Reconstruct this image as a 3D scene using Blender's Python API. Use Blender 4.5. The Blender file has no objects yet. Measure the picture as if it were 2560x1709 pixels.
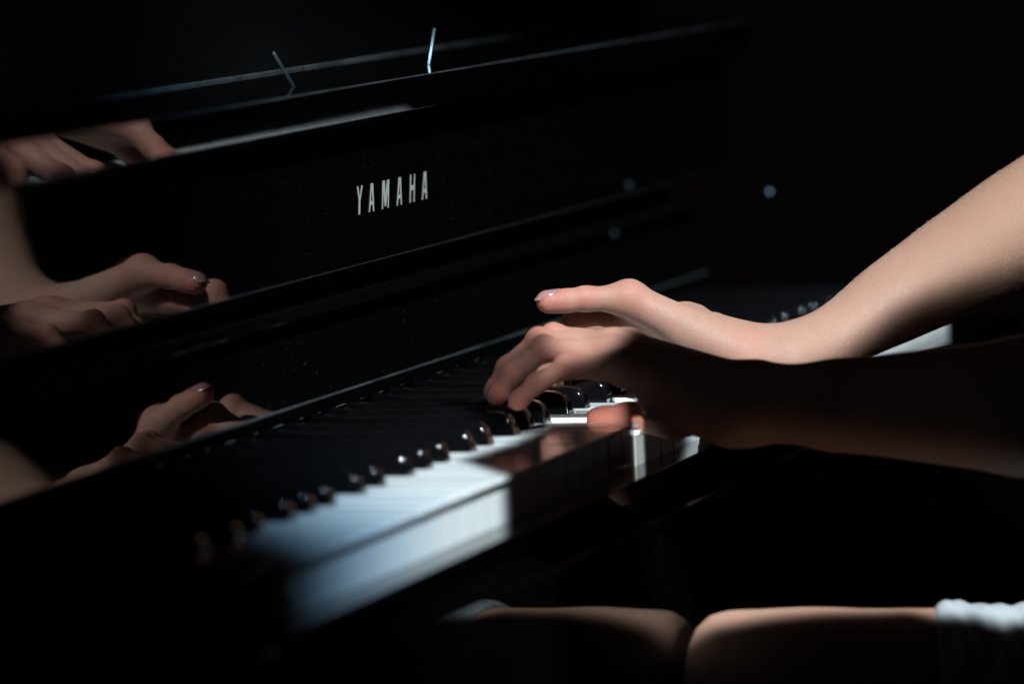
import bpy, bmesh, math, random
import numpy as np
from mathutils import Vector, Matrix
random.seed(7); rng = np.random.default_rng(7)
S = 0.001                                     # everything below is laid out in millimetres
sc = bpy.context.scene
col = sc.collection

# ------------------------------------------------------------------ camera
FPX = 13288.64
cam_d = bpy.data.cameras.new('camera'); cam = bpy.data.objects.new('camera', cam_d); col.objects.link(cam)
sc.camera = cam
cam_d.sensor_width = 36.0; cam_d.lens = FPX * 36.0 / 2560.0
cam_d.clip_start = 0.05; cam_d.clip_end = 60.0
ya, pi_, ro = 0.315957, 0.0917128, -0.0452085
fw = Vector((math.cos(pi_)*math.cos(ya), math.cos(pi_)*math.sin(ya), -math.sin(pi_)))
r0 = fw.cross(Vector((0, 0, 1))).normalized(); u0 = r0.cross(fw)
rr = r0*math.cos(ro) + u0*math.sin(ro); uu = u0*math.cos(ro) - r0*math.sin(ro)
mw = Matrix((rr, uu, -fw)).transposed().to_4x4(); mw.translation = Vector((-2.095746, -0.787398, 0.295313))
cam.matrix_world = mw
cam_d.dof.use_dof = True; cam_d.dof.focus_distance = 2.838; cam_d.dof.aperture_fstop = cam_d.lens / 35.2

# ------------------------------------------------------------------ world, lamp, exposure
world = bpy.data.worlds.new('World'); sc.world = world; world.use_nodes = True
sc.cycles.diffuse_bounces = 2
bg = world.node_tree.nodes['Background']; bg.inputs['Color'].default_value = (0.9, 0.62, 0.6, 1); bg.inputs['Strength'].default_value = 0.0016
sc.view_settings.view_transform = 'Standard'; sc.view_settings.look = 'None'
sc.view_settings.exposure = 0.0; sc.view_settings.gamma = 1.0; sc.view_settings.use_curve_mapping = False

LT = Vector((520, 0, 0)) * S                  # what the stage lamp points at
L_AZ = math.radians(33); L_EL = math.radians(43); L_DIST = 4.0
lfw = Vector((math.cos(L_EL)*math.cos(L_AZ), math.cos(L_EL)*math.sin(L_AZ), -math.sin(L_EL)))
LP = LT - lfw * L_DIST
lrt = lfw.cross(Vector((0, 0, 1))).normalized(); lup = lrt.cross(lfw)
ld = bpy.data.lights.new('stage_lamp', 'SPOT'); lo = bpy.data.objects.new('stage_lamp', ld); col.objects.link(lo)
lm = Matrix((lrt, lup, -lfw)).transposed().to_4x4(); lm.translation = LP; lo.matrix_world = lm
ld.energy = 1520.0; ld.color = (0.84, 1.0, 1.07); ld.shadow_soft_size = 0.006
ld.spot_size = math.radians(34); ld.spot_blend = 0.25

def lamp_shade_mask():
    """Shade mask added to the lamp to keep the near arm dark: u, v are millimetres in the plane through LT, seen from the lamp."""
    ld.use_nodes = True
    nt = ld.node_tree; N = nt.nodes; Lk = nt.links
    em = [n for n in N if n.type == 'EMISSION'][0]
    tc = N.new('ShaderNodeTexCoord'); sp = N.new('ShaderNodeSeparateXYZ'); Lk.new(tc.outputs['Normal'], sp.inputs[0])
    def math_(op, a, b=None, c=None):
        n = N.new('ShaderNodeMath'); n.operation = op
        for i, x in enumerate((a, b, c)):
            if x is None: continue
            if isinstance(x, (int, float)): n.inputs[i].default_value = x
            else: Lk.new(x, n.inputs[i])
        return n.outputs[0]
    az = math_('ABSOLUTE', sp.outputs[2])
    u = math_('MULTIPLY', math_('DIVIDE', sp.outputs[0], az), L_DIST*1000)
    v = math_('MULTIPLY', math_('DIVIDE', sp.outputs[1], az), L_DIST*1000)
    def ss(x, lo_, hi_):
        n = N.new('ShaderNodeMapRange'); n.interpolation_type = 'SMOOTHSTEP'; Lk.new(x, n.inputs[0])
        n.inputs[1].default_value = lo_; n.inputs[2].default_value = hi_; return n.outputs[0]
    def curve(x, pts, x0=-300.0, x1=500.0, y0=-400.0, y1=200.0):
        t = N.new('ShaderNodeMapRange'); Lk.new(x, t.inputs[0]); t.inputs[1].default_value = x0; t.inputs[2].default_value = x1
        f = N.new('ShaderNodeFloatCurve'); Lk.new(t.outputs[0], f.inputs['Value'])
        c = f.mapping.curves[0]
        P = [((a-x0)/(x1-x0), (b-y0)/(y1-y0)) for a, b in pts]
        c.points[0].location = P[0]; c.points[1].location = P[-1]
        for q in P[1:-1]: c.points.new(*q)
        for q in c.points: q.handle_type = 'VECTOR'
        f.mapping.update()
        o = N.new('ShaderNodeMapRange'); Lk.new(f.outputs[0], o.inputs[0]); o.inputs[3].default_value = y0; o.inputs[4].default_value = y1
        return o.outputs[0]
    vtop = curve(u, TOP_EDGE); vbot = curve(u, BOT_EDGE); vlow = curve(u, LOW_EDGE)
    bar = math_('MULTIPLY', ss(u, U_EDGE-3, U_EDGE+3),
          math_('MULTIPLY', ss(math_('SUBTRACT', vtop, v), -6.0, 6.0), ss(math_('SUBTRACT', v, vbot), -5.0, 5.0)))
    for q in (BLOB, BLOB2):
        e = 4.5
        blob = math_('MULTIPLY', math_('MULTIPLY', ss(u, q[0]-e, q[0]+e), ss(math_('MULTIPLY', u, -1.0), -q[1]-e, -q[1]+e)),
                     math_('MULTIPLY', ss(v, q[2]-e, q[2]+e), ss(math_('MULTIPLY', v, -1.0), -q[3]-e, -q[3]+e)))
        bar = math_('MAXIMUM', bar, math_('MULTIPLY', blob, 0.84))
    lit = math_('SUBTRACT', 1.0, bar)
    lit = math_('MULTIPLY', lit, ss(math_('SUBTRACT', v, vlow), -6.0, 6.0))
    edge = ss(u, LEFT_FADE[0], LEFT_FADE[1])
    lit = math_('MULTIPLY', lit, edge)
    lit = math_('MULTIPLY', lit, ss(math_('SUBTRACT', math_('MULTIPLY', u, 0.6), v), -430.0, -340.0))   # added fade of the beam over the far treble end
    mc = N.new('ShaderNodeMix'); mc.data_type = 'RGBA'; Lk.new(edge, mc.inputs[0])                        # colour fringe of the beam's soft side
    mc.inputs[6].default_value = (0.50, 0.86, 1.25, 1); mc.inputs[7].default_value = (1, 1, 1, 1); Lk.new(mc.outputs[2], em.inputs['Color'])
    Lk.new(lit, em.inputs['Strength'])
U_EDGE = -128.0
TOP_EDGE = [(-300, -73), (-123, -73), (-83, -36), (-60, -8), (-49, 9), (-34, 6.5), (-22, 12), (-12, 23), (-5, 37), (10, 40), (60, 42), (99, 36), (123, 46), (155, 65), (200, 81), (226, 89), (270, 106), (330, 110), (500, 110)]
BLOB = (-90.0, -46.5, 16.0, 47.0)
BLOB2 = (-90.0, -54.0, -14.0, 20.0)
BOT_EDGE = [(-300, -300), (-60, -300), (-40, -116), (25, -121), (60, -126), (112, -135), (147, -143), (175, -150), (500, -240)]
LOW_EDGE = [(-300, -360), (-90, -360), (-60, -160), (0, -143), (25, -142), (60, -145), (100, -151), (112, -162), (140, -176), (172, -182), (195, -10), (500, 0)]
LEFT_FADE = (-312.0, -152.0)
lamp_shade_mask()

# added helper beam, low and narrow, to brighten what lies under the left hand
T2 = Vector((529, 20, 0))*S; d2 = Vector((-0.94, -0.30, 0.16)).normalized(); D2 = 3.0
l2 = bpy.data.lights.new('low_helper_beam', 'SPOT'); o2 = bpy.data.objects.new('low_helper_beam', l2); col.objects.link(o2)
r2_ = (-d2).cross(Vector((0, 0, 1))).normalized(); p2_ = r2_.cross(-d2)
m2 = Matrix((r2_, p2_, d2)).transposed().to_4x4(); m2.translation = T2+d2*D2; o2.matrix_world = m2
l2.energy = 620.0; l2.color = (0.9, 1.0, 1.02); l2.shadow_soft_size = 0.001; l2.spot_size = math.radians(4); l2.spot_blend = 0.1
def low_slit():
    l2.use_nodes = True
    nt = l2.node_tree; N = nt.nodes; Lk = nt.links
    em = [n for n in N if n.type == 'EMISSION'][0]
    tc = N.new('ShaderNodeTexCoord'); sp = N.new('ShaderNodeSeparateXYZ'); Lk.new(tc.outputs['Normal'], sp.inputs[0])
    def mt(op, a, b):
        n = N.new('ShaderNodeMath'); n.operation = op
        for i, x in enumerate((a, b)):
            if isinstance(x, (int, float)): n.inputs[i].default_value = x
            else: Lk.new(x, n.inputs[i])
        return n.outputs[0]
    az = mt('ABSOLUTE', sp.outputs[2], 0)
    u = mt('MULTIPLY', mt('DIVIDE', sp.outputs[0], az), D2*1000); v = mt('MULTIPLY', mt('DIVIDE', sp.outputs[1], az), D2*1000)
    def win(x, a, b, e):
        o = []
        for k, (p, q) in enumerate(((a-e, a+e), (b+e, b-e))):
            n = N.new('ShaderNodeMapRange'); n.interpolation_type = 'SMOOTHSTEP'; Lk.new(x, n.inputs[0])
            n.inputs[1].default_value = p; n.inputs[2].default_value = q; o.append(n.outputs[0])
        return mt('MULTIPLY', *o)
    A = mt('MULTIPLY', mt('MULTIPLY', win(u, -33, 60, 1.5), win(u, -60, 7.0, 5.0)), win(v, -3.0, 9.0, 1.0)); B = mt('MULTIPLY', win(u, 12.5, 17.8, 0.5), win(v, -27, 0.0, 0.6))
    Lk.new(mt('MAXIMUM', A, B), em.inputs['Strength'])
low_slit()

# ------------------------------------------------------------------ materials
def mat(name, base, rough=0.5, spec=0.5, metal=0.0, coat=0.0):
    m = bpy.data.materials.new(name); m.use_nodes = True
    b = m.node_tree.nodes['Principled BSDF']
    b.inputs['Base Color'].default_value = (*base, 1); b.inputs['Roughness'].default_value = rough
    b.inputs['Specular IOR Level'].default_value = spec; b.inputs['Metallic'].default_value = metal
    b.inputs['Coat Weight'].default_value = coat
    return m
def nodes(m): return m.node_tree.nodes, m.node_tree.links, m.node_tree.nodes['Principled BSDF']
def noise(N, L, scale, detail=3, vec=None, rough=0.5):
    n = N.new('ShaderNodeTexNoise'); n.inputs['Scale'].default_value = scale; n.inputs['Detail'].default_value = detail
    n.inputs['Roughness'].default_value = rough
    if vec is not None: L.new(vec, n.inputs['Vector'])
    return n
def maprange(N, L, x, a, b, c=0.0, d=1.0):
    n = N.new('ShaderNodeMapRange'); L.new(x, n.inputs[0])
    for i, q in enumerate((a, b, c, d)): n.inputs[i+1].default_value = q
    return n.outputs[0]

def lacquer(name='black_lacquer', dust=1.0):
    m = mat(name, (0.0012, 0.0011, 0.0011), 0.03, 0.38)
    N, L, b = nodes(m)
    tc = N.new('ShaderNodeTexCoord')
    # dust: small bright grains, thicker in drifting patches
    vo = N.new('ShaderNodeTexVoronoi'); vo.inputs['Scale'].default_value = 800; L.new(tc.outputs['Object'], vo.inputs['Vector'])
    sep = N.new('ShaderNodeSeparateColor'); L.new(vo.outputs['Color'], sep.inputs[0])
    patch = noise(N, L, 14, 4, tc.outputs['Object'])
    thr = maprange(N, L, patch.outputs['Fac'], 0.40, 0.72, 0.993, 0.86)
    pick = N.new('ShaderNodeMath'); pick.operation = 'GREATER_THAN'; L.new(sep.outputs[0], pick.inputs[0]); L.new(thr, pick.inputs[1])
    size = maprange(N, L, sep.outputs[1], 0.0, 1.0, 0.06, 0.22)
    dot = N.new('ShaderNodeMath'); dot.operation = 'LESS_THAN'; L.new(vo.outputs['Distance'], dot.inputs[0]); L.new(size, dot.inputs[1])
    mul = N.new('ShaderNodeMath'); mul.operation = 'MULTIPLY'; L.new(pick.outputs[0], mul.inputs[0]); L.new(dot.outputs[0], mul.inputs[1])
    f = N.new('ShaderNodeMath'); f.operation = 'MULTIPLY'; L.new(mul.outputs[0], f.inputs[0]); f.inputs[1].default_value = 0.17*dust
    mx = N.new('ShaderNodeMix'); mx.data_type = 'RGBA'; L.new(f.outputs[0], mx.inputs[0])
    mx.inputs[6].default_value = (0.0012, 0.0011, 0.0011, 1); mx.inputs[7].default_value = (0.45, 0.47, 0.48, 1)
    L.new(mx.outputs[2], b.inputs['Base Color'])
    sm = noise(N, L, 30, 3, tc.outputs['Object'])
    rg = maprange(N, L, sm.outputs['Fac'], 0.3, 0.8, 0.012, 0.04); L.new(rg, b.inputs['Roughness'])
    return m
LACQ = lacquer()
EBONY = mat('black_key_plastic', (0.003, 0.003, 0.0035), 0.08, 0.5, coat=0.35)
DUST_GLINT = mat('dust_glint_edge', (0.05, 0.058, 0.06), 0.5)
def tune_dust_glint():
    m = DUST_GLINT; N = m.node_tree.nodes; L = m.node_tree.links; b = N['Principled BSDF']; tc = N.new('ShaderNodeTexCoord')
    n = N.new('ShaderNodeTexNoise'); n.inputs['Scale'].default_value = 22; n.inputs['Detail'].default_value = 6; L.new(tc.outputs['Object'], n.inputs['Vector'])
    g = N.new('ShaderNodeTexNoise'); g.inputs['Scale'].default_value = 700; L.new(tc.outputs['Object'], g.inputs['Vector'])
    a = N.new('ShaderNodeMath'); a.operation = 'MULTIPLY'; L.new(n.outputs['Fac'], a.inputs[0]); L.new(g.outputs['Fac'], a.inputs[1])
    r = N.new('ShaderNodeMapRange'); L.new(a.outputs[0], r.inputs[0]); r.inputs[1].default_value = 0.12; r.inputs[2].default_value = 0.40
    x = N.new('ShaderNodeMix'); x.data_type = 'RGBA'; L.new(r.outputs[0], x.inputs[0])
    x.inputs[6].default_value = (0.006, 0.006, 0.006, 1); x.inputs[7].default_value = (0.055, 0.066, 0.07, 1); L.new(x.outputs[2], b.inputs['Base Color'])
tune_dust_glint()
IVORY = mat('white_key_acrylic', (0.83, 0.835, 0.83), 0.09)
KEYWOOD = mat('key_side_wood', (0.62, 0.56, 0.47), 0.5)
FELT = mat('dark_felt', (0.012, 0.006, 0.007), 0.9)
STEEL = mat('steel', (0.20, 0.27, 0.34), 0.42, metal=1.0)
SATIN = mat('satin_black', (0.0015, 0.0015, 0.0016), 0.32, 0.3)
LOGO = mat('logo_metal_inlay', (0.36, 0.37, 0.32), 0.45, metal=0.0)
NAIL = mat('nail', (0.36, 0.16, 0.155), 0.12, coat=0.5)
FLOORM = mat('dark_floor', (0.0022, 0.0018, 0.0016), 0.8, 0.1)
def tune_ivory():
    N, L, b = nodes(IVORY); tc = N.new('ShaderNodeTexCoord')
    n = noise(N, L, 60, 4, tc.outputs['Object'])
    L.new(maprange(N, L, n.outputs['Fac'], 0.3, 0.75, 0.07, 0.16), b.inputs['Roughness'])
tune_ivory()

def skin_mat():
    m = mat('skin', (0.62, 0.36, 0.27), 0.56, 0.33)
    N, L, b = nodes(m); tc = N.new('ShaderNodeTexCoord')
    b.inputs['Subsurface Weight'].default_value = 0.55
    b.inputs['Subsurface Radius'].default_value = (1.0, 0.34, 0.18); b.inputs['Subsurface Scale'].default_value = 0.0055
    big = noise(N, L, 60, 8, tc.outputs['Object'], 0.72); fine = noise(N, L, 900, 3, tc.outputs['Object'])
    rgn = noise(N, L, 420, 4, tc.outputs['Object'], 0.7); L.new(maprange(N, L, rgn.outputs['Fac'], 0.35, 0.7, 0.52, 0.74), b.inputs['Roughness'])
    at = N.new('ShaderNodeAttribute'); at.attribute_name = 'flush_glow'
    r = N.new('ShaderNodeMix'); r.data_type = 'RGBA'; L.new(maprange(N, L, big.outputs['Fac'], 0.3, 0.7), r.inputs[0])
    r.inputs[6].default_value = (0.365, 0.20, 0.142, 1); r.inputs[7].default_value = (0.435, 0.222, 0.166, 1)
    r2 = N.new('ShaderNodeMix'); r2.data_type = 'RGBA'; L.new(at.outputs['Fac'], r2.inputs[0]); L.new(r.outputs[2], r2.inputs[6])
    r2.inputs[7].default_value = (0.455, 0.135, 0.098, 1)
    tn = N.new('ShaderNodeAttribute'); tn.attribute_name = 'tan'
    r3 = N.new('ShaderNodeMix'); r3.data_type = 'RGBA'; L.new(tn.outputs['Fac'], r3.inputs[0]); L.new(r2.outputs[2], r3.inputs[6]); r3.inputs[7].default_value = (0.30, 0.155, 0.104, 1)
    fr = N.new('ShaderNodeTexVoronoi'); fr.inputs['Scale'].default_value = 95; L.new(tc.outputs['Object'], fr.inputs['Vector'])   # a few freckles
    fs = N.new('ShaderNodeSeparateColor'); L.new(fr.outputs['Color'], fs.inputs[0])
    k1 = maprange(N, L, fr.outputs['Distance'], 0.05, 0.10, 1.0, 0.0); k2 = maprange(N, L, fs.outputs[0], 0.90, 0.91)
    km = N.new('ShaderNodeMath'); km.operation = 'MULTIPLY'; L.new(k1, km.inputs[0]); L.new(k2, km.inputs[1])
    kk = N.new('ShaderNodeMath'); kk.operation = 'MULTIPLY'; L.new(km.outputs[0], kk.inputs[0]); kk.inputs[1].default_value = 0.45
    r4 = N.new('ShaderNodeMix'); r4.data_type = 'RGBA'; L.new(kk.outputs[0], r4.inputs[0]); L.new(r3.outputs[2], r4.inputs[6]); r4.inputs[7].default_value = (0.16, 0.07, 0.045, 1)
    L.new(r4.outputs[2], b.inputs['Base Color'])
    # skin grain, plus the crease lines of knuckles and wrist
    vo = N.new('ShaderNodeTexVoronoi'); vo.inputs['Scale'].default_value = 1100; L.new(tc.outputs['Object'], vo.inputs['Vector'])
    ad = N.new('ShaderNodeMath'); ad.operation = 'ADD'; L.new(fine.outputs['Fac'], ad.inputs[0]); L.new(vo.outputs['Distance'], ad.inputs[1])
    cr = N.new('ShaderNodeAttribute'); cr.attribute_name = 'crease'
    ax = N.new('ShaderNodeAttribute'); ax.attribute_name = 'along'
    wn = noise(N, L, 120, 2, tc.outputs['Object'])
    ph = N.new('ShaderNodeMath'); ph.operation = 'MULTIPLY_ADD'; L.new(wn.outputs['Fac'], ph.inputs[0]); ph.inputs[1].default_value = 22.0; L.new(ax.outputs['Fac'], ph.inputs[2])
    sn = N.new('ShaderNodeMath'); sn.operation = 'SINE'; L.new(ph.outputs[0], sn.inputs[0])
    pw = N.new('ShaderNodeMath'); pw.operation = 'MULTIPLY'; L.new(sn.outputs[0], pw.inputs[0]); L.new(cr.outputs['Fac'], pw.inputs[1])
    h = N.new('ShaderNodeMath'); h.operation = 'MULTIPLY_ADD'; L.new(pw.outputs[0], h.inputs[0]); h.inputs[1].default_value = 0.55; L.new(ad.outputs[0], h.inputs[2])
    bp = N.new('ShaderNodeBump'); bp.inputs['Strength'].default_value = 0.5; bp.inputs['Distance'].default_value = 0.0002
    L.new(h.outputs[0], bp.inputs['Height']); L.new(bp.outputs[0], b.inputs['Normal'])
    return m
SKIN = skin_mat()
def cloth_mat(name, c):
    m = mat(name, c, 0.85, 0.2); N, L, b = nodes(m); tc = N.new('ShaderNodeTexCoord')
    n = noise(N, L, 700, 3, tc.outputs['Object']); w = noise(N, L, 60, 3, tc.outputs['Object'])
    ad = N.new('ShaderNodeMath'); ad.operation = 'ADD'; L.new(n.outputs['Fac'], ad.inputs[0]); L.new(w.outputs['Fac'], ad.inputs[1])
    bp = N.new('ShaderNodeBump'); bp.inputs['Strength'].default_value = 0.6; bp.inputs['Distance'].default_value = 0.0006
    L.new(ad.outputs[0], bp.inputs['Height']); L.new(bp.outputs[0], b.inputs['Normal'])
    return m
COTTON = cloth_mat('grey_cotton', (0.36, 0.36, 0.37))
SHIRT = cloth_mat('dark_cotton', (0.02, 0.02, 0.022))
BROWN = mat('brown_hair', (0.03, 0.016, 0.009), 0.5)
HAIR = mat('arm_hair', (0.75, 0.62, 0.45), 0.35)

# ------------------------------------------------------------------ object helpers
def empty(name, loc):
    o = bpy.data.objects.new(name, None); col.objects.link(o); o.location = loc; o.empty_display_size = 0.05; return o
def link(name, me, parent=None, loc=(0, 0, 0)):
    o = bpy.data.objects.new(name, me); col.objects.link(o); o.location = Vector(loc)
    if parent is not None:
        o.parent = parent
        w = Matrix.Identity(4); q = parent
        chain = []
        while q is not None: chain.append(q); q = q.parent
        for q in reversed(chain): w = w @ q.matrix_parent_inverse @ Matrix.Translation(q.location)
        o.matrix_parent_inverse = w.inverted()
    return o
def mesh_from_bm(bm, name, mats, smooth_angle=35):
    me = bpy.data.meshes.new(name); bm.normal_update(); bm.to_mesh(me); bm.free()
    for m in mats: me.materials.append(m)
    if smooth_angle:
        me.polygons.foreach_set('use_smooth', [True]*len(me.polygons))
        if hasattr(me, 'set_sharp_from_angle'): me.set_sharp_from_angle(angle=math.radians(smooth_angle))
    return me
def round_edges(bm, edges, off, seg, prof=0.5):
    """bevel: the new strips are smooth, the big faces stay truly flat so that they mirror cleanly"""
    for f in bm.faces: f.smooth = False
    r = bmesh.ops.bevel(bm, geom=list(edges), offset=off, segments=seg, profile=prof, affect='EDGES')
    for f in r['faces']: f.smooth = True
    return r['faces']
def profile_x(name, pts, x0, x1, m, bev=1.0, seg=3, parent=None, pale_edges=()):
    """A (Y, Z) cross-section swept along X, edges rounded."""
    bm = bmesh.new()
    a = [bm.verts.new((x0*S, y*S, z*S)) for y, z in pts]; b = [bm.verts.new((x1*S, y*S, z*S)) for y, z in pts]
    n = len(pts)
    bm.faces.new(a); bm.faces.new(list(reversed(b)))
    for i in range(n): bm.faces.new((a[i], b[i], b[(i+1) % n], a[(i+1) % n]))
    bmesh.ops.recalc_face_normals(bm, faces=bm.faces)
    if bev:
        for f in round_edges(bm, bm.edges, bev*S, seg):
            c = f.calc_center_median()
            for i in pale_edges:
                if math.hypot(c.y-pts[i][0]*S, c.z-pts[i][1]*S) < bev*1.3*S: f.material_index = 1
    return link(name, mesh_from_bm(bm, name, [m, DUST_GLINT], 0), parent)
def box(name, x0, x1, y0, y1, z0, z1, m, bev=1.0, parent=None, seg=3):
    return profile_x(name, [(y0, z0), (y1, z0), (y1, z1), (y0, z1)], x0, x1, m, bev, seg, parent)

# ------------------------------------------------------------------ floor
floor = box('floor', -3500, 5000, -3000, 4500, -760, -730, FLOORM, 0); floor['kind'] = 'structure'

# ------------------------------------------------------------------ piano
piano = empty('upright_piano', (0.611, 0.2, -0.73))
piano['label'] = 'glossy black upright piano with open fallboard and white and black keys'; piano['category'] = 'piano'
XL, XR = -4, 1226
# white keys ---------------------------------------------------------------
def black_x(semi):
    return {1: 21.15, 3: 49.35, 6: 90.6, 8: 117.5, 10: 144.4}[semi]
BW = 11.0
def white_mesh(kind, left, right):
    """kind = name; left/right = how far the tail is cut in from each side (mm)."""
    w = 22.6; x0, x1 = -w/2, w/2
    def outline(y_front, inset=0.0):
        a, b = x0+inset, x1-inset
        p = [(a, y_front), (b, y_front)]
        if right: p += [(b, 49.0), (b-right, 49.0), (b-right, 160)]
        else: p += [(b, 160)]
        if left: p += [(a+left, 160), (a+left, 49.0), (a, 49.0)]
        else: p += [(a, 160)]
        return p
    bm = bmesh.new()
    def prism(out, z0, z1, bev, mi_side, mi_front):
        A = [bm.verts.new((x*S, y*S, z0*S)) for x, y in out]; B = [bm.verts.new((x*S, y*S, z1*S)) for x, y in out]
        n = len(out); fs = [bm.faces.new(list(reversed(A))), bm.faces.new(B)]
        fs[0].material_index = fs[1].material_index = 0
        for i in range(n):
            f = bm.faces.new((A[i], A[(i+1) % n], B[(i+1) % n], B[i])); f.material_index = mi_front if i == 0 else mi_side; fs.append(f)
        if bev:
            ed = [e for e in bm.edges if all(v in B or v in A for v in e.verts) and any(v in B for v in e.verts)]
            round_edges(bm, ed, bev*S, 2)
    prism(outline(0.0), -2.4, 0.0, 0.55, 0, 0)
    prism(outline(2.5, 0.25), -23.0, -2.42, 0, 1, 0)
    return mesh_from_bm(bm, 'white_key', [IVORY, KEYWOOD], 0)
cut = {}
whites = []
names = 'CDEFGAB'; semis = {'C': 0, 'D': 2, 'E': 4, 'F': 5, 'G': 7, 'A': 9, 'B': 11}
order = ['A', 'B'] + list('CDEFGAB')*7 + ['C']
def key_cuts(i, n):
    xo = {'C': 0, 'D': 23.5, 'E': 47, 'F': 70.5, 'G': 94, 'A': 117.5, 'B': 141}[n]
    l = r = 0.0
    for s in (1, 3, 6, 8, 10):
        c = black_x(s)
        if c-BW/2-1 < xo+23.5-0.5 < c+BW/2+30 and abs(c-(xo+23.5)) < 9: r = (xo+23.5-0.45)-(c-BW/2-0.8)
        if abs(c-xo) < 9: l = (c+BW/2+0.8)-(xo+0.45)
    if i == 0: l = 0
    if i == 51: r = 0
    return round(max(l, 0), 2), round(max(r, 0), 2)
PRESSED = {22: 4.2, 26: 3.0}
for i, n in enumerate(order):
    l, r = key_cuts(i, n)
    k = (l, r)
    if k not in cut: cut[k] = white_mesh(n, l, r)
    dz = -PRESSED.get(i, 0.0) + random.uniform(-0.12, 0.12)
    o = link('white_key', cut[k], piano, ((23.5*i+11.75)*S, random.uniform(-0.15, 0.15)*S, dz*S))
# black keys ---------------------------------------------------------------
def black_mesh():
    """lofted along Y: the nose curves up from the white keys, the shoulders are well rounded"""
    bm = bmesh.new(); rings = []
    st = [(50.0, -1.5), (50.15, 1.0), (50.45, 3.4), (50.95, 5.6), (51.7, 7.5), (52.7, 9.0), (54.0, 10.2), (55.7, 11.1), (57.8, 11.7), (60.4, 12.0), (63.5, 12.1), (160, 12.1)]
    for y, h in st:
        wb = BW/2; wt = wb-0.75*max(h, 0)/12; r = min(3.0, max(h+3, 0.8)*0.42)
        p = [(wb, -3.0)]
        for k in range(9):
            a = k*math.pi/16; p.append((wt-r+r*math.cos(a), h-r+r*math.sin(a)))
        p += [(-x, z) for x, z in reversed(p)]
        rings.append([bm.verts.new((x*S, y*S, z*S)) for x, z in p])
    n = len(rings[0])
    for a, b in zip(rings, rings[1:]):
        for k in range(n-1): bm.faces.new((a[k], a[k+1], b[k+1], b[k])).smooth = True
    bm.faces.new(list(reversed(rings[0]))); bm.faces.new(rings[-1])
    bmesh.ops.recalc_face_normals(bm, faces=bm.faces)
    return mesh_from_bm(bm, 'black_key', [EBONY], 0)
bme = black_mesh()
bl = [144.4 - 117.5]
for octv in range(0, 7):
    bl += [47+164.5*octv+black_x(s) for s in (1, 3, 6, 8, 10)]
for c in bl:
    link('black_key', bme, piano, (c*S, random.uniform(-0.2, 0.2)*S, random.uniform(-0.1, 0.1)*S))
# case ---------------------------------------------------------------------
profile_x('keyslip', [(-20, -21.2), (-0.6, -21.2), (-0.6, -33.4), (-15.5, -33.4)], XL-70, XR+70, LACQ, 1.2, 3, piano)
box('key_bed', XL-72, XR+72, 6, 300, -33.4, -26, FELT, 0, piano)
box('lower_rail', XL-72, XR+72, -45, 200, -178, -34, LACQ, 0.8, piano)
box('lower_panel', XL-70, XR+70, 205, 225, -700, -166, LACQ, 1.5, piano)
for a, b in ((XL-68, XL-1), (XR+1, XR+68)):
    profile_x('cheek_block', [(4, 2), (160, 2), (160, -21), (11, -21)], a, b, LACQ, 1.5, 3, piano)
for a, b in ((XL-110, XL-73), (XR+73, XR+110)):
    profile_x('side_arm', [(-22, -24), (300, -24), (300, -170), (20, -170)], a, b, LACQ, 2.0, 3, piano)
    box('side_panel', a, b, 301, 620, -730, 420, LACQ, 3.0, piano)
profile_x('key_strip', [(161.5, 18), (171.4, 60), (184, 60), (184, 10), (163, 10)], XL, XR, LACQ, 0.7, 3, piano, (0,))
profile_x('hinge_rail', [(163, 61), (169, 67), (186, 67), (186, 61)], XL, XR, LACQ, 0.8, 3, piano)
fb = profile_x('fallboard', [(164.6, 80.5), (159.4, 156.2), (178, 156.2), (182, 80.5)], XL-60, XR+60, LACQ, 0.6, 4, piano, (0,))  # bottom edge paled to stand in for a reflected line
profile_x('fallboard_lip', [(148.0, 159.4), (141.12, 178.6), (213.6, 183.3), (213.6, 157.4), (160, 157.4)], XL-60, XR+60, LACQ, 0.7, 4, piano, (1,))
box('hinge_strip', XL-60, XR+60, 213.8, 215.6, 180, 184.7, DUST_GLINT, 0.4, piano)
box('fallboard_back', XL, XR, 188, 212, 62, 155, FELT, 0, piano)
box('upper_panel', XL-70, XR+70, 216, 240, 170, 420, SATIN, 1.2, piano)
box('top_lid', XL-112, XR+112, 255, 640, 421, 440, LACQ, 3, piano)
box('back_panel', XL-72, XR+72, 600, 620, -700, 420, LACQ, 2, piano)
# lettering inlaid on the fallboard
tilt = math.radians(3.93)
def plane_pt(x, z): return Vector((x, 164.6 - (z-80.5)*math.tan(tilt) - 0.25, z))*S
H0 = 15.2
def half(ch):
    s = 2.0
    if ch == 'A':
        w, t, ya0, yc0, yc1 = 9.6, 4.2, 12.6, 3.6, 5.8
        xi = lambda y: (w/2-s)*(1-y/ya0)
        return [(-w/2, 0), (-w/2+s, 0), (-xi(yc0), yc0), (0, yc0), (0, yc1), (-xi(yc1), yc1), (0, ya0), (0, H0), (-t/2, H0)]
    if ch == 'M':
        w = 12.4
        return [(-w/2, 0), (-w/2+s, 0), (-w/2+s, 9.5), (-1.2, 1.2), (0, 1.2), (0, 7.0), (-1.9, H0), (-w/2, H0)]
    if ch == 'H':
        w = 9.2
        return [(-w/2, 0), (-w/2+s, 0), (-w/2+s, 6.6), (0, 6.6), (0, 9.3), (-w/2+s, 9.3), (-w/2+s, H0), (-w/2, H0)]
    w = 10.4
    return [(-1.5, 0), (0, 0), (0, 9.2), (-w/2+2.6, H0), (-w/2, H0), (-1.5, 7.4)]
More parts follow.
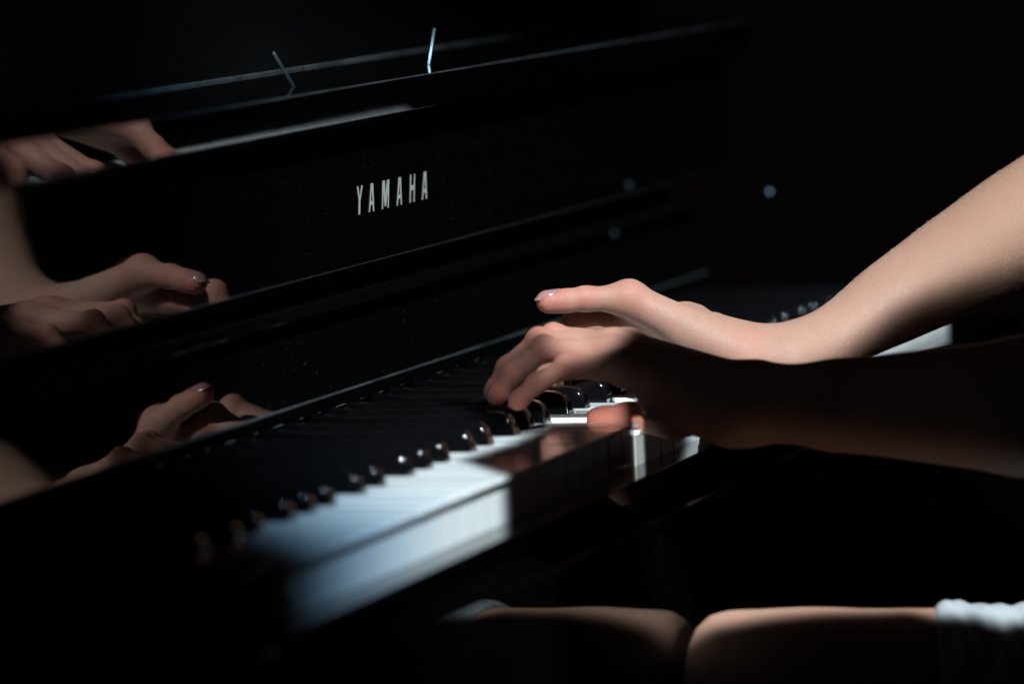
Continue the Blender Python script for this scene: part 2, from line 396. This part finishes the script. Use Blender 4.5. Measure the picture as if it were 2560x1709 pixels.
def letter(ch, xc, zc):
    bm = bmesh.new()
    for sg in (1, -1):
        p = half(ch)
        fr = [bm.verts.new(plane_pt(xc + sg*x*0.9, zc - H0/2 + y)) for x, y in p]
        f = bm.faces.new(fr)
        ex = bmesh.ops.extrude_face_region(bm, geom=[f])
        for v in ex['geom']:
            if isinstance(v, bmesh.types.BMVert): v.co.y -= 0.00004
    bmesh.ops.remove_doubles(bm, verts=bm.verts, dist=1e-6)
    bmesh.ops.recalc_face_normals(bm, faces=bm.faces)
    return link('letter', mesh_from_bm(bm, 'letter', [LOGO], 0), fb)
LETTERS = [('Y', 559.0), ('A', 578.5), ('M', 601.0), ('A', 624.0), ('H', 645.5), ('A', 666.5)]
for ch, x in LETTERS: letter(ch, x, 115.2)
# page pegs and small metal studs
def rod(name, a, b, r, m, parent, ball=0.0):
    bm = bmesh.new(); a = Vector(a)*S; b = Vector(b)*S; d = (b-a)
    q = d.to_track_quat('Z', 'Y').to_matrix().to_4x4()
    rings = [(0, r*0.7), (0.02, r), (0.97, r), (1.0, r*0.6)]
    vs = []
    for t, rad in rings:
        c = a + d*t; vs.append([bm.verts.new(c + (q @ Vector((math.cos(k*math.pi/6)*rad*S, math.sin(k*math.pi/6)*rad*S, 0)))) for k in range(12)])
    for i in range(len(vs)-1):
        for k in range(12): bm.faces.new((vs[i][k], vs[i][(k+1) % 12], vs[i+1][(k+1) % 12], vs[i+1][k]))
    bm.faces.new(list(reversed(vs[0]))); bm.faces.new(vs[-1])
    return link(name, mesh_from_bm(bm, name, [m], 50), parent)
rod('page_peg', (478, 166, 179.8), (466, 172, 198.6), 0.9, STEEL, piano)
rod('page_peg', (694, 166, 179.8), (706, 165.6, 199.9), 0.9, STEEL, piano)
def stud(c, r, parent):
    bm = bmesh.new(); bmesh.ops.create_uvsphere(bm, u_segments=12, v_segments=8, radius=r*S)
    return link('stud', mesh_from_bm(bm, 'stud', [STEEL], 60), parent, Vector(c)*S)
stud((153, 149, 180.4), 1.0, piano)
stud((1224.5, 118, 69), 2.0, piano)

# ------------------------------------------------------------------ distance-field modelling for the pianist
def V(*a): return np.array(a, np.float32)
def rc(P, a, b, ra, rb, n=None, s=1.0):
    """tapered capsule; optional widening s along direction n"""
    a = np.asarray(a, np.float32); b = np.asarray(b, np.float32); ba = b-a
    q = P-a; t = np.clip(q@ba/(ba@ba), 0, 1)
    w = q-t[:, None]*ba
    r = ra+(rb-ra)*t
    if n is not None:
        n = np.asarray(n, np.float32); n = n-ba*(n@ba)/(ba@ba); n /= np.linalg.norm(n)
        k = w@n; w = w-(k*(1-1.0/s))[:, None]*n
    return np.sqrt((w*w).sum(1))-r
def ball(P, c, r):
    w = P-np.asarray(c, np.float32)
    r = np.asarray(r, np.float32)
    if r.ndim == 0: return np.sqrt((w*w).sum(1))-r
    q = w/r; k = np.sqrt((q*q).sum(1)); return (k-1)*r.min()
def smin(a, b, k):
    h = np.clip(0.5+0.5*(b-a)/k, 0, 1); return b+(a-b)*h-k*h*(1-h)
def chain(P, pts, radii, k=3.0):
    d = None
    for i in range(len(pts)-1):
        e = rc(P, pts[i], pts[i+1], radii[i], radii[i+1]); d = e if d is None else smin(d, e, k)
    return d
def surface(f, lo, hi, h, blk=16):
    """Surface nets over a block-sparse grid."""
    lo = np.array(lo, float); hi = np.array(hi, float)
    n = (np.ceil((hi-lo)/h/blk).astype(int))*blk
    G = np.full(tuple(n), 1e3, np.float32)
    nb = n//blk
    bi = np.stack(np.meshgrid(*[np.arange(q) for q in nb], indexing='ij'), -1).reshape(-1, 3)
    cen = (lo+(bi*blk+(blk-1)/2)*h).astype(np.float32)
    dc = f(cen); rad = blk*h*0.87+9
    G4 = G.reshape(nb[0], blk, nb[1], blk, nb[2], blk).transpose(0, 2, 4, 1, 3, 5)
    G4 = np.array(G4)
    loc = np.stack(np.meshgrid(*[np.arange(blk)]*3, indexing='ij'), -1).reshape(-1, 3)
    act = np.abs(dc) < rad
    G4[tuple(bi[~act].T)] = np.where(dc[~act] < 0, -1e3, 1e3)[:, None, None, None]
    ab = bi[act]
    for s0 in range(0, len(ab), 64):
        bb = ab[s0:s0+64]
        pts = (bb[:, None, :]*blk+loc[None]).reshape(-1, 3)
        d = f((lo+pts*h).astype(np.float32))
        G4[tuple(bb.T)] = d.reshape(len(bb), blk, blk, blk)
    G = G4.transpose(0, 3, 1, 4, 2, 5).reshape(tuple(n))
    ins = G < 0
    c = [ins[i:n[0]-1+i, j:n[1]-1+j, k:n[2]-1+k] for i in (0, 1) for j in (0, 1) for k in (0, 1)]
    sm = sum(x.astype(np.int8) for x in c); cells = np.argwhere((sm > 0) & (sm < 8))
    vid = -np.ones(tuple(n-1), np.int64); vid[tuple(cells.T)] = np.arange(len(cells))
    acc = np.zeros((len(cells), 3)); cnt = np.zeros(len(cells))
    cor = [(i, j, k) for i in (0, 1) for j in (0, 1) for k in (0, 1)]
    for p in cor:
        for ax in range(3):
            if p[ax]: continue
            q = list(p); q[ax] = 1
            A = G[tuple((cells+p).T)]; B = G[tuple((cells+q).T)]
            m = (A < 0) != (B < 0)
            t = np.where(m, A/np.where(m, A-B, 1), 0)
            pt = np.tile(np.array(p, float), (len(cells), 1)); pt[:, ax] += t
            acc[m] += pt[m]; cnt[m] += 1
    verts = lo+(cells+acc/cnt[:, None])*h
    faces = []
    for ax in range(3):
        o = [0, 0, 0]; b1, b2 = [(1, 2), (2, 0), (0, 1)][ax]
        A = ins; sl1 = [slice(1, -1)]*3; sl1[ax] = slice(0, n[ax]-1)
        sl2 = [slice(1, -1)]*3; sl2[ax] = slice(1, n[ax])
        a, b = ins[tuple(sl1)], ins[tuple(sl2)]
        e = np.argwhere(a != b)
        if not len(e): continue
        fl = a[tuple(e.T)]
        g = e+1; g[:, ax] -= 1
        def idx(d1, d2):
            w = g.copy(); w[:, b1] -= d1; w[:, b2] -= d2; return vid[tuple(w.T)]
        Q = np.stack([idx(1, 1), idx(0, 1), idx(0, 0), idx(1, 0)], 1)
        Q[~fl] = Q[~fl][:, ::-1]
        faces.append(Q)
    F = np.concatenate(faces); F = F[(F >= 0).all(1)]
    # pull the vertices onto the true surface and read normals
    def grad(Pn):
        e = 0.6; g_ = np.stack([f((Pn+d).astype(np.float32))-f((Pn-d).astype(np.float32)) for d in np.eye(3)*e], 1)/(2*e)
        return g_
    for _ in range(1 if h < 2 else 0):
        d = f(verts.astype(np.float32)); g_ = grad(verts); l2 = (g_*g_).sum(1)+1e-6
        st = np.clip(d/np.sqrt(l2), -h*.5, h*.5); verts = verts-(g_/np.sqrt(l2)[:, None])*st[:, None]
    return verts, F

# ---- right arm and hand
R_F = {
 'index':  ([(622, 4, 40), (601, 56, 45), (594, 71, 28), (592, 75, 8)], (9.6, 7.7, 6.6, 5.4)),
 'middle': ([(641, 6, 38), (628, 58, 45), (622, 77, 27), (620, 80, 8)], (9.6, 7.8, 6.7, 5.5)),
 'ring':   ([(659, 0, 33), (650, 48, 38), (646, 65, 24), (645, 68, 8)], (9.2, 7.4, 6.4, 5.2)),
 'little': ([(674, -10, 27), (674, 26, 31), (673, 41, 20), (673, 46, 7)], (8.4, 6.5, 5.7, 4.8)),
}
R_TH = ([(613, -32, 22), (599, 27, 56.6), (588, 48, 58.0), (579, 67, 57.8)], (12.5, 7.9, 6.2, 5.3))
R_W = np.array((634, -60, 20.)); R_E = np.array((820, -200, 107.)); R_SH = np.array((815, -440, 375.))
def f_right(P):
    side = V(0.6, 0.8, 0.0)
    arm = rc(P, (634, -56, 17.6), (653, -76, 31), 15.6, 17.6, side, 1.3)
    arm = smin(arm, rc(P, (653, -76, 31), (676, -99.5, 46.5), 17.6, 23.4, side, 1.2), 1)
    arm = smin(arm, rc(P, (676, -99.5, 46.5), (715, -126.5, 62.5), 23.4, 28.6, side, 1.12), 1)
    arm = smin(arm, rc(P, (715, -126.5, 62.5), (754, -154, 79), 28.6, 33.2, side, 1.08), 1)
    arm = smin(arm, rc(P, (754, -154, 79), R_E, 33.2, 37), 1)
    arm = smin(arm, ball(P, (656, -73, 30.5), 10.5), 6)              # ulna head
    palm = rc(P, (624, -52, 20.5), (623, 0, 39.5), 12.5, 9.3)
    for a, b, ra, rb in (((633, -54, 20.5), (641, 2, 35.5), 12.3, 9.4), ((642, -54, 18), (657, -4, 31), 13, 9.4), ((648, -52, 18), (672, -13, 25), 12.5, 9),
                         ((648, -48, 12), (668, -20, 18), 12, 10)):
        palm = smin(palm, rc(P, a, b, ra, rb), 9)
    palm = smin(palm, ball(P, (623, 3, 42), 8.2), 6); palm = smin(palm, ball(P, (641, 5, 39.5), 8.2), 6)
    th = rc(P, (622, -50, 18), R_TH[0][0], 14, 12.8)
    th = smin(th, rc(P, R_TH[0][0], R_TH[0][1], 12.8, 8.2), 6)
    palm = smin(palm, th, 12)
    web = rc(P, (608, -2, 36), (617, 10, 36), 6, 6); palm = smin(palm, web, 12)
    hand = smin(arm, palm, 16)
    d = hand
    thumb = chain(P, R_TH[0][1:], R_TH[1][1:], 4)
    thumb = smin(thumb, ball(P, (599, 27, 57.6), 7.3), 3)
    thumb = smin(thumb, rc(P, (583, 57, 57.3), (580, 65, 57), 6.1, 5.5), 3)
    d = smin(d, thumb, 9)
    for nme, (pts, rad) in R_F.items():
        c = chain(P, pts, rad, 3.5)
        c = smin(c, ball(P, np.array(pts[1])+(0, 1, 1.2), rad[1]*0.97), 3)
        c = smin(c, ball(P, np.array(pts[3])+(0, -1.5, 1.5), rad[3]*1.04), 3)
        d = smin(d, np.minimum(c, smin(c, hand, 9)), 1.2)
    return d
# ---- left arm and hand
L_F = {
 'index':  ([(525, 8, 36.5), (525, 46, 43.8), (523, 61, 31), (521.5, 68.5, 18.6)], (9.0, 6.2, 5.4, 4.5)),
 'middle': ([(509.5, 10, 38), (510, 49, 43.0), (506.5, 66.5, 30), (504.5, 74, 18.0)], (9.0, 6.3, 5.5, 4.6)),
 'ring':   ([(494, 5, 36), (494.5, 41.5, 40.8), (491.5, 59, 29.5), (490, 67.5, 17.5)], (8.6, 6.1, 5.3, 4.5)),
 'little': ([(479, -5, 32), (475.5, 24, 33.4), (470.5, 39.5, 25.6), (467, 49, 16.8)], (7.8, 5.5, 4.8, 4.2)),
}
L_TH = ([(516, -44, 8), (526, -16, 2.0), (529, 9, 1.0), (529.5, 25.5, 0.4)], (14, 10.5, 7.6, 5.8))
L_E = np.array((472, -300, 16.)); L_SH = np.array((462, -440, 365.))
def f_left(P):
    side = V(1, 0.15, 0.0)
    arm = rc(P, (501, -72, 11), (495, -112, 10), 18.0, 22.5, side, 1.3)
    arm = smin(arm, rc(P, (495, -112, 10), (485, -211, 9.5), 22.5, 34, side, 1.1), 5)
    arm = smin(arm, rc(P, (485, -211, 9.5), L_E, 34, 37), 6)
    palm = rc(P, (511, -60, 14), (522, 4, 36), 13, 9.8)
    for a, b, ra, rb in (((503, -62, 14), (508, 6, 37), 13.5, 9.8), ((495, -62, 13), (494, 0, 35), 13.5, 9.4), ((488, -60, 10), (480, -9, 31), 12.5, 9),
                         ((489, -55, 3), (484, -22, 14), 12, 10)):
        palm = smin(palm, rc(P, a, b, ra, rb), 9)
    palm = smin(palm, ball(P, (522, 7, 38.2), 8.4), 6); palm = smin(palm, ball(P, (508, 10, 39.6), 8.4), 6); palm = smin(palm, ball(P, (493, 4, 38), 8.0), 6)
    th = rc(P, (510, -58, 5), L_TH[0][0], 14, 13.5); th = smin(th, rc(P, L_TH[0][0], L_TH[0][1], 13.5, 10.5), 8)
    palm = smin(palm, th, 12)
    hand = smin(arm, palm, 16); d = hand
    thumb = chain(P, L_TH[0][1:], L_TH[1][1:], 4); thumb = smin(thumb, ball(P, (529.3, 21, 0.4), (6.6, 8.2, 5.8)), 3)
    d = smin(d, thumb, 8)
    for nme, (pts, rad) in L_F.items():
        c = chain(P, pts, rad, 3.5)
        c = smin(c, ball(P, np.array(pts[1])+(0, 1, 1.4), rad[1]*0.97), 3)
        c = smin(c, ball(P, np.array(pts[3])+(0, -1.5, 1.0), rad[3]*1.05), 3)
        d = smin(d, np.minimum(c, smin(c, hand, 9)), 1.2)
    return d
# ---- torso and legs
HIP = 640.0
LK = np.array((460, -99, -136.)); LH = np.array((566, -440, -178.)); RK = np.array((850, -110, -225.)); RH = np.array((714, -440, -178.))
def f_body(P):
    d = rc(P, LK+(LK-LH)*0.14, LH, 43, 76); d = smin(d, rc(P, LK+(0, -2, -10), (448, -110, -420), 46, 44), 20)
    d = smin(d, rc(P, (448, -110, -420), (446, -104, -650), 46, 30), 12)
    d = -smin(-d, -(P[:, 1]+46.2), 20)                                               # knee drawn up to the rail
    d = smin(d, rc(P, (446, -112, -672), (444, 60, -705), 34, 24), 16)
    r = rc(P, RK, RH, 46, 76); r = smin(r, rc(P, RK, (852, -20, -470), 47, 44), 26)
    r = smin(r, rc(P, (852, -20, -470), (852, 30, -650), 46, 30), 12)
    r = smin(r, rc(P, (852, 10, -672), (850, 170, -705), 34, 24), 16)
    d = np.minimum(d, r)
    t = rc(P, (HIP, -460, -130), (HIP, -470, 60), 100, 88, V(1, 0, 0), 1.55)
    t = smin(t, rc(P, (HIP, -470, 60), (HIP, -450, 300), 88, 100, V(1, 0, 0), 1.45), 40)
    t = smin(t, rc(P, (L_SH[0]+30, -445, 355), (R_SH[0]-30, -445, 355), 52, 52), 50)
    t = smin(t, rc(P, (HIP, -440, 380), (HIP, -425, 470), 52, 50), 30)
    head = ball(P, (HIP, -400, 590), (76, 94, 112)); head = smin(head, ball(P, (HIP, -345, 540), (48, 40, 52)), 30)
    head = smin(head, rc(P, (HIP, -306, 590), (HIP, -292, 562), 8, 13), 8)
    for sx in (-1, 1): head = smin(head, ball(P, (HIP+sx*76, -400, 585), (8, 18, 30)), 5)
    t = smin(t, head, 20)
    for E_, H_ in ((L_E, L_SH), (R_E, R_SH)): t = smin(t, rc(P, E_, H_, 37, 46), 12)
    d = smin(d, t, 40)
    return d
def f_shorts(P):
    t = None
    for K, H, ph in ((LK, LH, 0.0), (RK, RH, 1.0)):
        ax = (H-K)/np.linalg.norm(H-K)
        s = (P-K)@ax.astype(np.float32)
        a = K+ax*60
        w = P-K.astype(np.float32); ang = np.arctan2(w[:, 2], w[:, 0])
        fold = 0.8*np.sin(s*0.30+ang*3.4+ph)+0.6*np.sin(s*0.62-ang*5.1+1.3)+0.5*np.sin(s*0.21+ang*9.0)
        c = rc(P, a, H, 52.8, 84)+np.where(s < 138, fold, 1.4*fold)*1.0
        c = np.maximum(c, 61.0+1.0*np.sin(ang*3)-s)                                    # hem
        roll = np.clip(1-np.abs(s-73)/12, 0, 1); c = c-2.2*np.sqrt(roll)               # rolled cuff
        t = c if t is None else np.minimum(t, c)
    h = rc(P, (HIP, -460, -140), (HIP, -468, 30), 108, 97, V(1, 0, 0), 1.55)
    return smin(t, h, 25)
def f_shirt(P):
    t = rc(P, (HIP, -465, -40), (HIP, -470, 60), 108, 98, V(1, 0, 0), 1.5)
    t = smin(t, rc(P, (HIP, -470, 60), (HIP, -450, 300), 98, 108, V(1, 0, 0), 1.45), 40)
    t = smin(t, rc(P, (L_SH[0]+30, -445, 355), (R_SH[0]-30, -445, 355), 60, 60), 50)
    for E_, H_ in ((L_E, L_SH), (R_E, R_SH)):
        t = smin(t, rc(P, H_+(E_-H_)*0.5, H_, 54, 58), 22)
    return np.maximum(t, P[:, 2]-418)

def f_hair(P):
    c = ball(P, (HIP, -408, 600), (86, 100, 116)); c = smin(c, rc(P, (HIP, -480, 560), (HIP, -505, 380), 52, 34), 25)
    face = ball(P, (HIP, -318, 560), (66, 62, 82))
    return np.maximum(c, -face)
def mesh_np(name, parts, mats, attrs=None):
    off = 0; vs = []; fs = []
    for v, f in parts: vs.append(v); fs.append(f+off); off += len(v)
    v = np.concatenate(vs); f = np.concatenate(fs)
    me = bpy.data.meshes.new(name)
    me.vertices.add(len(v)); me.vertices.foreach_set('co', (v*S).astype(np.float32).ravel())
    me.loops.add(f.size); me.loops.foreach_set('vertex_index', f.astype(np.int32).ravel())
    me.polygons.add(len(f)); me.polygons.foreach_set('loop_start', np.arange(0, f.size, 4, dtype=np.int32))
    me.polygons.foreach_set('loop_total', np.full(len(f), 4, np.int32)) if False else None
    me.update(calc_edges=True); me.validate()
    me.polygons.foreach_set('use_smooth', np.ones(len(me.polygons), bool))
    for m in mats: me.materials.append(m)
    return me, v
def relax(v, F, w, it):
    e = np.concatenate([F[:, [0, 1]], F[:, [1, 2]], F[:, [2, 3]], F[:, [3, 0]]]); v = v.copy()
    n = np.bincount(e[:, 0], minlength=len(v))+np.bincount(e[:, 1], minlength=len(v))
    for _ in range(it):
        a = np.stack([np.bincount(e[:, 0], v[e[:, 1], k], len(v))+np.bincount(e[:, 1], v[e[:, 0], k], len(v)) for k in range(3)], 1)/n[:, None]
        v += (a-v)*w[:, None]*0.6
    return v
right = surface(f_right, (560, -250, -20), (870, 100, 160), 1.5)
right = (relax(right[0], right[1], np.clip((-58-right[0][:, 1])/25, 0, 1), 160), right[1])
left = surface(f_left, (390, -350, -40), (560, 100, 70), 1.5)
left = (relax(left[0], left[1], np.clip((-70-left[0][:, 1])/25, 0, 1), 40), left[1])
body = surface(f_body, (360, -640, -740), (930, 220, 720), 5.0)
me, allv = mesh_np('person', [right, left, body], [SKIN])
def add_attr(me, name, arr):
    a = me.attributes.new(name, 'FLOAT', 'POINT'); a.data.foreach_set('value', arr.astype(np.float32))
flush_glow = np.zeros(len(allv)); crease = np.zeros(len(allv)); along = np.zeros(len(allv))
def spot(c, r, amp): 
    global flush_glow; flush_glow = np.maximum(flush_glow, amp*np.exp(-((allv-np.array(c))**2).sum(1)/(2*r*r)))
for D, T in ((R_F, R_TH), (L_F, L_TH)):
    for pts, rad in list(D.values())+[T]:
        spot(pts[-1], 10, 1.0); spot(pts[-2], 8, 0.65); spot(pts[1], 9, 0.7); spot(pts[0], 11, 0.45)
along = allv[:, 1]*3.6+allv[:, 2]*1.5
for q_ in ((529, 22, 2), (529, 8, 2)): spot(q_, 10, 1.0)  # extra red painted on the left thumb to imitate its glow
for c, r, a in (((640, -74, 36), 13, 1.0), ((648, -74, 42), 16, 0.7), ((599, 19, 66), 6, 0.9), ((587, 46, 66), 5, 0.6)):
    crease = np.maximum(crease, a*np.exp(-((allv-np.array(c))**2).sum(1)/(2*r*r)))
add_attr(me, 'tan', np.clip((-70-allv[:, 1])/70, 0, 0.85)); add_attr(me, 'flush_glow', flush_glow); add_attr(me, 'crease', crease); add_attr(me, 'along', along)
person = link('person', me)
person['label'] = 'bare-armed pianist in grey shorts, both hands on the piano keys'; person['category'] = 'person'
sh, _ = mesh_np('shorts', [surface(f_shorts, (400, -640, -330), (920, -120, 120), 2.2)], [COTTON]); link('shorts', sh, person)
st, _ = mesh_np('shirt', [surface(f_shirt, (360, -640, -200), (930, -230, 460), 5.0)], [SHIRT]); link('shirt', st, person)

hr, _ = mesh_np('head_hair', [surface(f_hair, (HIP-130, -560, 330), (HIP+130, -280, 740), 5.0)], [BROWN]); link('head_hair', hr, person)

# nails
def nail(tip, prev, up, rad, width, length, f):
    tip = np.array(tip, float); prev = np.array(prev, float); d = tip-prev; d /= np.linalg.norm(d)
    up = np.array(up, float); up -= d*(up@d); up /= np.linalg.norm(up); sd = np.cross(d, up)
    nu, nv = 9, 10; P = np.zeros((nv, nu, 3))
    for j in range(nv):
        t = j/(nv-1); y = (t-0.62)*length
        ww = width*(0.86+0.14*math.sin(math.pi*min(t*1.2, 1)))*math.sqrt(max(1-max((t-0.8)/0.26, 0)**2, 0.05))*math.sqrt(max(1-max((0.18-t)/0.28, 0)**2, 0.2))
        for i in range(nu):
            s = (i/(nu-1)-0.5)*2
            P[j, i] = tip+d*(y+rad*0.25)+sd*(s*ww/2)+up*(rad*(math.sqrt(max(1-(0.72*s)**2, 0)))+1.5)
    # settle the plate on the finger
    Q = P.reshape(-1, 3)
    for _ in range(12):
        dist = f(Q.astype(np.float32)); Q -= up*np.clip(dist-0.35, -1, 1)[:, None]*0.6
        lim = tip@up+rad*0.25
        Q += up*np.clip(lim-(Q@up), 0, None)[:, None]
    fc = np.array([[j*nu+i, j*nu+i+1, (j+1)*nu+i+1, (j+1)*nu+i] for j in range(nv-1) for i in range(nu-1)])
    bm = bmesh.new(); vs = [bm.verts.new(q*S) for q in Q]
    for a in fc: bm.faces.new([vs[k] for k in a])
    bmesh.ops.recalc_face_normals(bm, faces=bm.faces)
    ex = bmesh.ops.extrude_face_region(bm, geom=list(bm.faces))
    for v in ex['geom']:
        if isinstance(v, bmesh.types.BMVert): v.co -= Vector(up)*0.0006
    bmesh.ops.recalc_face_normals(bm, faces=bm.faces)
    link('fingernail', mesh_from_bm(bm, 'fingernail', [NAIL], 50), person)
for D, f in ((R_F, f_right), (L_F, f_left)):
    for k, (pts, rad) in D.items():
        nail(pts[3], pts[2], (0, 1, 0.35), rad[3], rad[3]*1.7, 10.5, f)
nail(R_TH[0][3], R_TH[0][2], (0.1, 0, 1), R_TH[1][3], 10.5, 13.5, f_right)
nail(L_TH[0][3], L_TH[0][2], (0.75, 0, 0.55), L_TH[1][3], 10.5, 12.5, f_left)

# fine hairs on the lit forearm
def arm_hair():
    v = right[0]
    ax = (R_E-R_W)/np.linalg.norm(R_E-R_W)
    s = (v-R_W)@ax
    cand = np.where((s > 6) & (s < 190) & (v[:, 0] < 790))[0]
    w = v[cand]-(R_W+s[cand][:, None]*ax); hgt = w[:, 2]-0.55*w[:, 0]*0
    pr_ = np.exp(-((hgt+6)/13)**2)+0.12; pick = rng.choice(cand, 1300, replace=False, p=pr_/pr_.sum())
    bm = bmesh.new(); e = 0.6
    P = v[pick]; g = np.stack([f_right((P+d).astype(np.float32))-f_right((P-d).astype(np.float32)) for d in np.eye(3)*e], 1)
    g /= np.linalg.norm(g, axis=1)[:, None]
    for c, n in zip(P, g):
        t = -ax+rng.normal(0, 0.28, 3)+np.array((0, 0, -0.35)); t -= n*(t@n); t /= np.linalg.norm(t)
        L = rng.uniform(1.5, 3.6); lift = rng.uniform(0.1, 0.4); sd = np.cross(t, n); r = 0.05
        pr = None
        for k in range(4):
            q = k/3; pc = c+t*L*q+n*(lift*L*q-0.25*lift*L*q*q); rr_ = r*(1-0.8*q)
            ring = [bm.verts.new((pc+(sd*math.cos(z)+n*math.sin(z))*rr_)*S) for z in (0, 2.094, 4.189)]
            if pr:
                for m in range(3): bm.faces.new((pr[m], pr[(m+1) % 3], ring[(m+1) % 3], ring[m]))
            pr = ring
    o = link('arm_hair', mesh_from_bm(bm, 'arm_hair', [HAIR], 180), person); o['kind'] = 'stuff'
arm_hair()
